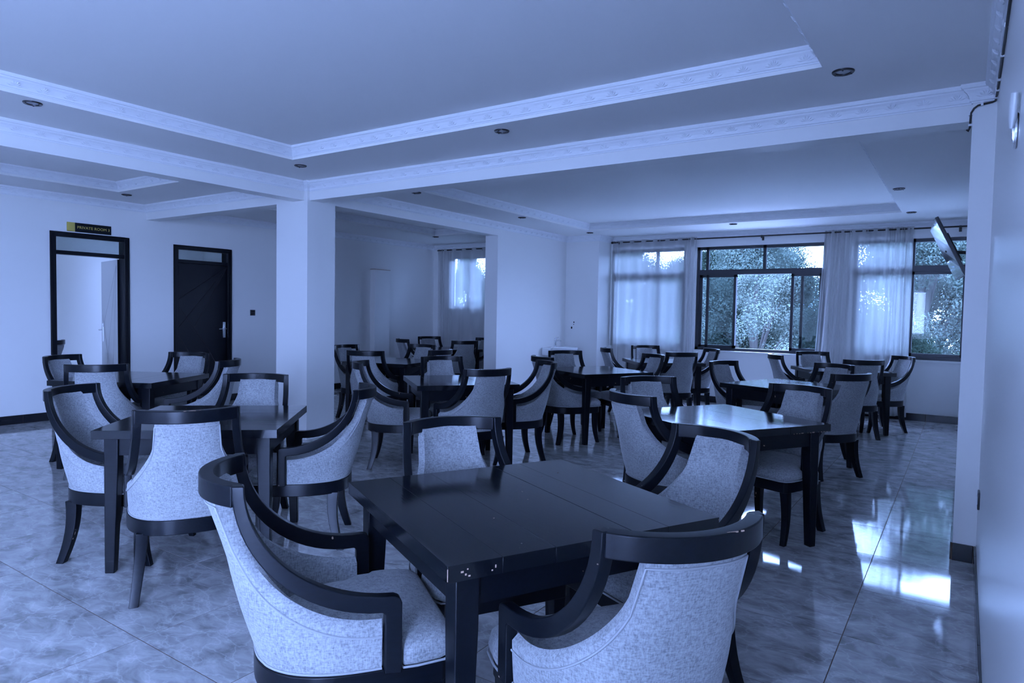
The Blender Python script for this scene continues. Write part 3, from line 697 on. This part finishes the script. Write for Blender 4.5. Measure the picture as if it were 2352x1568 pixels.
# ------------------------------------------------------------------ dining tables
def make_table(wx, wy, cuts):
    r = empty('dining_table')
    core = MB().box((-wx / 2 + .012, -wy / 2 + .012, .708), (wx / 2 - .012, wy / 2 - .012, .744)).build('tabletop', 'core', r)
    for a, b in zip(cuts, cuts[1:]):
        g_ = .00025 if abs(a - .14) > .01 else .0009; g2 = .00025 if abs(b - .14) > .01 else .0009
        p = MB().box((a * wx + (g_ if a > -.5 else 0), -wy / 2, .706), (b * wx - (g2 if b < .5 else 0), wy / 2, .750)).build('plank', 'top', core, bevel=.0007, seg=1)
    ap = MB(); i = .055
    ap.box((-wx / 2 + i, -wy / 2 + i, .612), (wx / 2 - i, -wy / 2 + i + .022, .706)); ap.box((-wx / 2 + i, wy / 2 - i - .022, .612), (wx / 2 - i, wy / 2 - i, .706))
    ap.box((-wx / 2 + i, -wy / 2 + i, .612), (-wx / 2 + i + .022, wy / 2 - i, .706)); ap.box((wx / 2 - i - .022, -wy / 2 + i, .612), (wx / 2 - i, wy / 2 - i, .706))
    ap.build('apron', 'wood', r)
    for sx in (-1, 1):
        for sy in (-1, 1):
            x1_, y1_ = sx * (wx / 2 - .042), sy * (wy / 2 - .042); rings = []
            for z, w_ in ((0, .046), (.55, .068), (.706, .070)):
                x0_, y0_ = x1_ - sx * w_, y1_ - sy * w_
                rings.append([(x0_, y0_, z), (x1_, y0_, z), (x1_, y1_, z), (x0_, y1_, z)])
            MB().loops(rings, True, True, False).build('leg', 'wood', r, bevel=.004)
    return r
CUT = [-.5, -.33, -.155, .14 , .275, .5]
TAB = {'1': (-1.237, 1.892, 63.0), '2': (-3.588, 2.221, 131.7), '3': (-6.117, 3.029, 30.1), '4': (-3.862, 4.836, 50.7), '5': (-5.944, 6.105, 13.7), '7': (-3.431, 6.763, 61.9),
       '9': (-1.263, 4.216, 58.4), '10': (-1.332, 6.641, 69.5), '8': (-3.461, 8.840, 38.6), '11': (-1.259, 9.164, 30.6), '6': (-7.279, 8.774, 65.9)}
TLAB = {'1': 'large scuffed black table at the front with a pale joint across its top', '2': 'black square table standing before the square column', '3': 'black table before the open private room door',
        '4': 'black table beyond the front table, between column and partition end', '5': 'black table in the alcove opening just behind the column', '6': 'black table by the small alcove window',
        '7': 'black table before the washbasin, far from the viewer', '8': 'black table under the plain sheer curtain', '9': 'black table with a chipped edge, its top mirroring the bright window',
        '10': 'shining black table just behind the chipped edge table', '11': 'black table before the billowing curtain'}
t0 = make_table(.905, .905, CUT)
t1 = make_table(.93, .915, [-.5, -.333, -.156, .14, .274, .5])
def chipped(tb, pts):
    for x, y, z, a, b, c in pts:
        q = MB().box((x - a, y - b, z - c), (x + a, y + b, z + c)).build('chip', 'chip', tb, bevel=min(a, b, c) * .6, seg=1)
for k, (x, y, a) in TAB.items():
    t = t1 if k == '1' else (t0 if k == '2' else copy_tree(t0, (0, 0, 0), 0))
    t.location = (x, y, 0); t.rotation_euler = (0, 0, math.radians(a)); tag(t, TLAB[k], 'table', 'black square dining tables')
    if k == '1':
        chipped(t, [(-.4648, -.4573, .727, .0010, .0012, .016), (-.425, -.4578, .730, .004, .0004, .0025), (-.415, -.4578, .722, .0025, .0004, .0025), (-.405, -.4578, .717, .003, .0004, .002),
                     (-.33, -.4578, .729, .002, .0004, .004), (-.34, -.4578, .720, .0022, .0004, .002), (.463, -.455, .742, .002, .003, .002), (-.41, -.4578, .735, .002, .0004, .0018)])
    if k == '9':
        chipped(t, [(.42 - .022 * i, -.4527, .7075 + .0012 * (i % 2), (.003, .009, .005, .002)[i % 4], .0005, (.0014, .0010, .0022)[i % 3]) for i in range(13) if i not in (4, 8)])

# ------------------------------------------------------------------ armchairs
def wn(o):
    k = o.modifiers.new('weighted', 'WEIGHTED_NORMAL'); k.weight = 90; k.keep_sharp = True; return o
def make_chair():
    r = empty('dining_chair')
    A0, Z0, Y0 = .115, .602, -.28
    RY, RZ = .405, .318
    W_ = .045
    def xo(y):
        t = max(0., min(1.15, (y - Y0 + .055) / .45)); return .211 + .080 * t ** .75
    # side elevation of the arm: outer and inner edge points
    def side(inset0, inset1):
        o_, i_ = [], []
        # post
        for z in (.385, .46, .53): o_.append((A0, z)); i_.append((A0 - .046, z))
        # rounded corner
        for t in (0, .5, 1):
            a = t * PI / 2; o_.append((A0 - .020 + .020 * cos(a), Z0 - .020 + .020 * sin(a)))
            i_.append((A0 - .046 - .006 * t, Z0 - W_ - .006 + .006 * t))
        n = 18
        for k in range(1, n + 1):
            a = (1 - k / n) * PI / 2 
            o_.append((A0 - .03 - (RY - .03) * cos(a) , Z0 + RZ - RZ * sin(a)))
        for k in range(1, n + 1):
            a = (1 - k / n) * PI / 2
            i_.append((A0 - .055 - (RY - .055 + .032) * cos(a), Z0 - W_ + (RZ + W_ ) * (1 - sin(a))))
        return o_, i_
    oe, ie = side(0, 0)
    th = .034
    for s in (-1, 1):
        mb = MB(); rings = []
        for (yo, zo), (yi, zi) in zip(oe, ie):
            rings.append([(s * xo(yo), yo, zo), (s * (xo(yo) - th), yo, zo), (s * (xo(yi) - th), yi, zi), (s * xo(yi), yi, zi)])
        mb.loops(rings, True, True, True)
        wn(mb.build('arm', 'wood', r, bevel=.004, seg=2, sharp=40))
    # top rail: arc in plan
    mb = MB(); rings = []; n = 26; Ro = .2923; ha = .806; cyc = -.412 + Ro
    for k in range(n + 1):
        a = (-1 + 2 * k / n) * ha; Ri = Ro - .038
        ai = a * 1.02
        po = (Ro * sin(a), cyc - Ro * cos(a)); pi_ = (Ri * sin(ai), cyc - Ri * cos(ai))
        rings.append([(*pi_, .9205), (*pi_, .864), (*po, .862), (*po, .9195)])
    mb.loops(rings, True, True, True); wn(mb.build('top_rail', 'wood', r, bevel=.004, seg=2, sharp=40))
    # plan of the seat rail: straight front, rounded back
    def plan(off, n=40):
        """points from front right post round the back to front left"""
        pts = []
        for k in range(n + 1):
            a = -PI / 2 * 1.0 + PI * k / n       # -90..90 deg, 0 = back centre
            sx_ = math.copysign(abs(sin(a)) ** .72, sin(a)); cy_ = abs(cos(a)) ** .80
            pts.append(((.272 - off) * sx_, .06 - (.325 - off) * cy_))
        return pts
    U = plan(0)
    def outline(off, front=.262):
        p = plan(off); p = [(p[0][0], .06)] + p[1:-1] + [(p[-1][0], .06)]
        fx = .258 - off
        return p + [(fx + .008, .15), (fx, front - off - .02), (fx - .02, front - off)] + [(-fx + .02, front - off), (-fx, front - off - .02), (-fx - .008, .15)]
    def slab(levels, name, m, bev=0, smooth=False):
        mb = MB(); mb.loops([[(x, y, z) for x, y in outline(off, fr)] for off, z, fr in levels], True, True, smooth); return mb.build(name, m, r, bevel=bev, seg=2)
    wn(slab([(.0, .322, .262), (0, .392, .262)], 'seat_rail', 'wood', .004, True))
    # cushion: crowned, springs past the posts in front
    mb = MB(); rings = []
    def cush(off, z):
        back = []
        for x, y in plan(0)[1:-1]:
            f = (.272 - .050 - max(off, 0) * 1.0) / .272; back.append((x * f, .06 + (y - .06) * f))
        e = off
        rt_ = [(.256 - max(e, 0), .070), (.258 - max(e, 0), .117 + e * .2), (.274 - e, .126 + e * .5), (.276 - e, .16), (.268 - e, .235 - e * .6), (.250 - e, .268 - e), (.215 - e, .280 - e)]
        return back + rt_ + [(-x, y) for x, y in rt_[::-1]]
    for off, z in ((.006, .393), (-.003, .402), (-.007, .420), (-.003, .444), (.010, .460)):
        rings.append([(x, y, z) for x, y in cush(off, z)])
    base_ = rings[-1]
    for f_, z in ((.93, .470), (.80, .479), (.60, .486), (.35, .489), (.08, .490)): rings.append([(x * f_, .02 + (y - .02) * f_, z) for x, y, _ in base_])
    mb.loops(rings, True, True, True); cu = mb.build('seat_cushion', 'fabric', r)
    pp = [(x, y, .3955) for x, y in cush(-.008, 0)]
    # upholstered shell
    nu, nv = 84, 10
    def yb(z): return -.262 - .143 * max(0, (z - .392) / .48) ** 1.15
    def plan_pt(u, z):
        a = u * PI / 2; sx_ = math.copysign(abs(sin(a)) ** .72, sin(a)); cy_ = abs(cos(a)) ** .80
        xm = .266 - .010 * (z - .392) / .48
        return xm * sx_, .064 - (.064 - yb(z)) * cy_
    def top_z(u):       # upper edge of the shell: level under the rail, then a parallel curve inside the arm
        lo_, hi_ = .50, .872
        for _ in range(22):
            z = (lo_ + hi_) / 2; x, y = plan_pt(u, z)
            c = (.06 - y) / .428
            lim = .92 if c >= 1 else .512 + .408 * (1 - math.sqrt(max(0, 1 - max(c, 0) ** 2)))
            if z < lim: lo_ = z
            else: hi_ = z
        return lo_
    TZ_ = {}
    def S_(u, v, off=0.):
        k_ = round(u, 6)
        if k_ not in TZ_: TZ_[k_] = top_z(u)
        z = .392 + (TZ_[k_] - .392) * v
        x, y = plan_pt(u, z)
        c = Vector((x, y - .10, 0)).normalized()
        return Vector((x, y, z)) + c * (off + .010 * sin(PI * min(1, (z - .392) / .30)))
    class _H:
        def __init__(s_, z): s_.z = z
    def T_(u):
        S_(u, 1); return _H(TZ_[round(u, 6)])
    def shell(off_out, off_in, name, z_edge=0., lo=0.):
        mb = MB(); out, inn = [], []
        for j in range(nv + 1):
            v = lo + (1 - lo) * j / nv
            out.append([S_(-1 + 2 * i / nu, v, off_out) for i in range(nu + 1)]); inn.append([S_(-1 + 2 * i / nu, v, off_in) for i in range(nu + 1)])
        if z_edge:
            for row, f in ((out[-1], 1), (inn[-1], 1)):
                for p in row: p.z -= z_edge
        k = nu + 1
        # closed ring sections: up the outside, over, down the inside
        rings = []
        for i in range(nu + 1):
            sec = [out[j][i] for j in range(nv + 1)]
            top = (out[-1][i] + inn[-1][i]) / 2; up_ = (out[-1][i] - out[-2][i]).normalized() * abs(off_out - off_in) * .42
            sec.append(top + up_)
            sec += [inn[j][i] for j in range(nv, -1, -1)]
            rings.append(sec)
        mb.loops(rings, True, True, True)
        return mb.build(name, 'fabric', r)
    bk = shell(-.004, -.044, 'backrest')
    # welt piping: along the top edge of the outer panel, down its front ends and along the foot
    tp_ = []
    for i in range(nu + 1):
        u = -1 + 2 * i / nu; h = T_(u).z - .392; tp_.append(S_(u, 1 - .026 / h, -.0025))
    pm = MB(); pm.tube(tp_, .0034, 6)
    pm.tube([S_(-1 + 2 * i / nu, -0.0 + .02, -.002) for i in range(nu + 1)], .0034, 6)
    pm.build('piping', 'piping', bk)
    cp = MB(); cp.tube(pp[44:] + pp[:2] if False else [q for q in pp if q[1] > .09] , .0035, 6); cp.build('piping', 'piping', cu)
    # legs
    def leg(path, widths, name='leg'):
        mb = MB(); rings = []
        for (x, y, z), (a, b) in zip(path, widths): rings.append([(x - a / 2, y - b / 2, z), (x + a / 2, y - b / 2, z), (x + a / 2, y + b / 2, z), (x - a / 2, y + b / 2, z)])
        mb.loops(rings, True, True, True); wn(mb.build(name, 'wood', r, bevel=.0025, seg=1, sharp=40))
    for s in (-1, 1):
        P_, Wd = [], []
        for k in range(9):
            t = k / 8; z = .33 * (1 - t); y = .222 - .012 * sin(PI * t) + .030 * t ** 2.2; P_.append((s * (.226 + .014 * t), y, z)); Wd.append((.050 - .018 * t, .052 - .022 * t))
        leg(P_, Wd)
        P_, Wd = [], []
        for k in range(9):
            t = k / 8; z = .33 * (1 - t); y = -.182 + .010 * sin(PI * t) - .046 * t ** 1.8; P_.append((s * (.192 + .034 * t ** 1.3), y, z)); Wd.append((.052 - .012 * t, .060 - .020 * t))
        leg(P_, Wd)
    return r
c0 = make_chair()
front, col_, priv, mid, alc, far_al, wash, plain, chipt, shin, bill = 'the large front table', 'the table before the column', 'the table before the private room', 'the table beyond the front table', 'the alcove opening table', 'the table by the alcove window', 'the table before the washbasin', 'the table under the plain curtain', 'the chipped edge table', 'the shining table', 'the table before the billowing curtain'
CH = {
 '1A': (-1.553, 1.401, 55.6, 'grey armchair in profile at the front table, its curved arm cutting across the picture'),
 '1B': (-.760, 1.637, 144.8, 'grey armchair with its broad back to the viewer at the front table'),
 '1C': (-1.542, 2.075, 330.3, 'grey armchair pushed in across the front table, facing the viewer'),
 '1D': (-.954, 2.406, 244.8, 'tilted looking grey armchair behind the front table towards the chipped edge table'),
 '2E': (-3.198, 1.846, 149.8, 'grey armchair seen square from behind at the table before the column'),
 '2F': (-3.897, 1.894, 33.9, 'grey armchair at the table before the column, standing farthest from that column'),
 '2G': (-3.898, 2.607, 306.4, 'grey armchair across the table before the column, its back near the private room side'),
 '2H': (-3.258, 2.622, 222.3, 'grey armchair in side view beside the column, facing the table before it'),
 '3A': (-5.881, 2.677, 145.9, 'armchair with its back to the viewer at the table before the private room'),
 '3B': (-6.502, 2.875, 28.9, 'armchair directly under the open private room door'),
 '3C': (-6.354, 3.487, 295.6, 'armchair in front of the closed black door, facing the viewer'),
 '3D': (-5.675, 3.317, 216.0, 'armchair at the private room table turned away, next to the column'),
 '4A': (-4.202, 4.398, 38.8, 'armchair in profile against the column edge at the middle table'),
 '4B': (-3.500, 4.541, 156.1, 'armchair with its back to the viewer at the middle table beyond the front table'),
 '4C': (-4.148, 5.081, 329.2, 'armchair across the middle table beyond the front table, facing the viewer'),
 '4D': (-3.507, 5.232, 231.9, 'armchair at the middle table with its inner back showing, before the partition'),
 '5A': (-6.372, 6.024, 3.6, 'armchair beside the column edge in the alcove opening'),
 '5B': (-5.751, 5.615, 115.0, 'dark armchair with its back to the viewer in the alcove opening'),
 '5C': (-6.114, 6.581, 276.0, 'armchair across the alcove opening table, facing the viewer'),
 '5D': (-5.506, 6.143, 183.2, 'armchair of the alcove opening table with a bright top rail'),
 '6A': (-7.451, 8.305, 65.5, 'small distant armchair at the alcove window table, seen from its outer side'),
 '6B': (-7.725, 9.029, 336.0, 'small distant armchair facing the viewer beneath the alcove curtain'),
 '6C': (-6.826, 8.533, 147.9, 'dark armchair with its back to the viewer before the alcove curtain'),
 '6D': (-7.114, 9.235, 257.0, 'distant armchair half hidden behind the partition end'),
 '7A': (-3.568, 6.357, 59.4, 'armchair seen from behind at the washbasin table, next to the partition'),
 '7B': (-3.856, 7.032, 321.0, 'armchair facing the viewer directly under the washbasin'),
 '7C': (-3.203, 7.182, 233.9, 'armchair at the far end of the washbasin table, turned sideways'),
 '8A': (-3.813, 8.543, 37.9, 'distant armchair at the foot of the plain curtain, seen from its outer side'),
 '8B': (-3.778, 9.255, 313.2, 'distant armchair facing the viewer with its back to the curtained window'),
 '8C': (-3.179, 8.388, 140.1, 'armchair with its broad back to the viewer at the plain curtain table'),
 '8D': (-3.171, 9.135, 221.8, 'distant armchair below the open window sill, beside the edge of the plain curtain'),
 '9A': (-1.466, 3.951, 58.2, 'grey armchair seen from behind at the outer side of the chipped edge table'),
 '9C': (-1.717, 4.490, 318.0, 'grey armchair facing the viewer across the chipped edge table'),
 '9L': (-1.008, 4.551, 251.3, 'grey armchair pushed deep under the chipped edge table, its seat visible below'),
 '10A': (-1.757, 6.808, 339.3, 'armchair under the open window at the shining table'),
 '10C': (-1.211, 7.130, 243.3, 'armchair behind the shining table, facing the viewer'),
 '10J': (-1.025, 6.437, 145.4, 'armchair with its back to the viewer and curved rear leg beside the shining table'),
 '11A': (-1.656, 8.901, 27.7, 'distant armchair in profile below the middle of the window sill'),
 '11B': (-1.546, 9.591, 302.7, 'distant armchair facing the viewer against the billowing curtain'),
 '11C': (-1.079, 8.711, 119.8, 'armchair with its back to the viewer before the billowing curtain'),
 '11D': (-.870, 9.438, 217.8, 'armchair standing last before the television window, facing sideways'),
 'PR': (-9.95, 3.62, 215.0, 'pale armchair half seen inside the private room'),
}
firstc = True
for k, (x, y, a, lb) in CH.items():
    c = c0 if firstc else copy_tree(c0, (0, 0, 0), 0)
    firstc = False
    c.location = (x, y, 0); c.rotation_euler = (0, 0, math.radians(a - 90))
    if k == '2E':
        for x_, w_ in ((-.01, .006), (.02, .014), (.05, .004)): MB().box((x_ - w_, -.411 + abs(x_) * .2, .9175), (x_ + w_, -.4085 + abs(x_) * .2, .9203)).build('chip', 'chip', c)
    if k == '1B':
        for x_, w_ in ((.045, .003), (.060, .012), (.085, .004)): MB().box((x_ - w_, -.4065 + abs(x_) * .05, .9170), (x_ + w_, -.4045 + abs(x_) * .05, .9200)).build('chip', 'chip', c)
    tag(c, lb, 'chair', 'grey armchairs at the dining tables' if k != 'PR' else None)
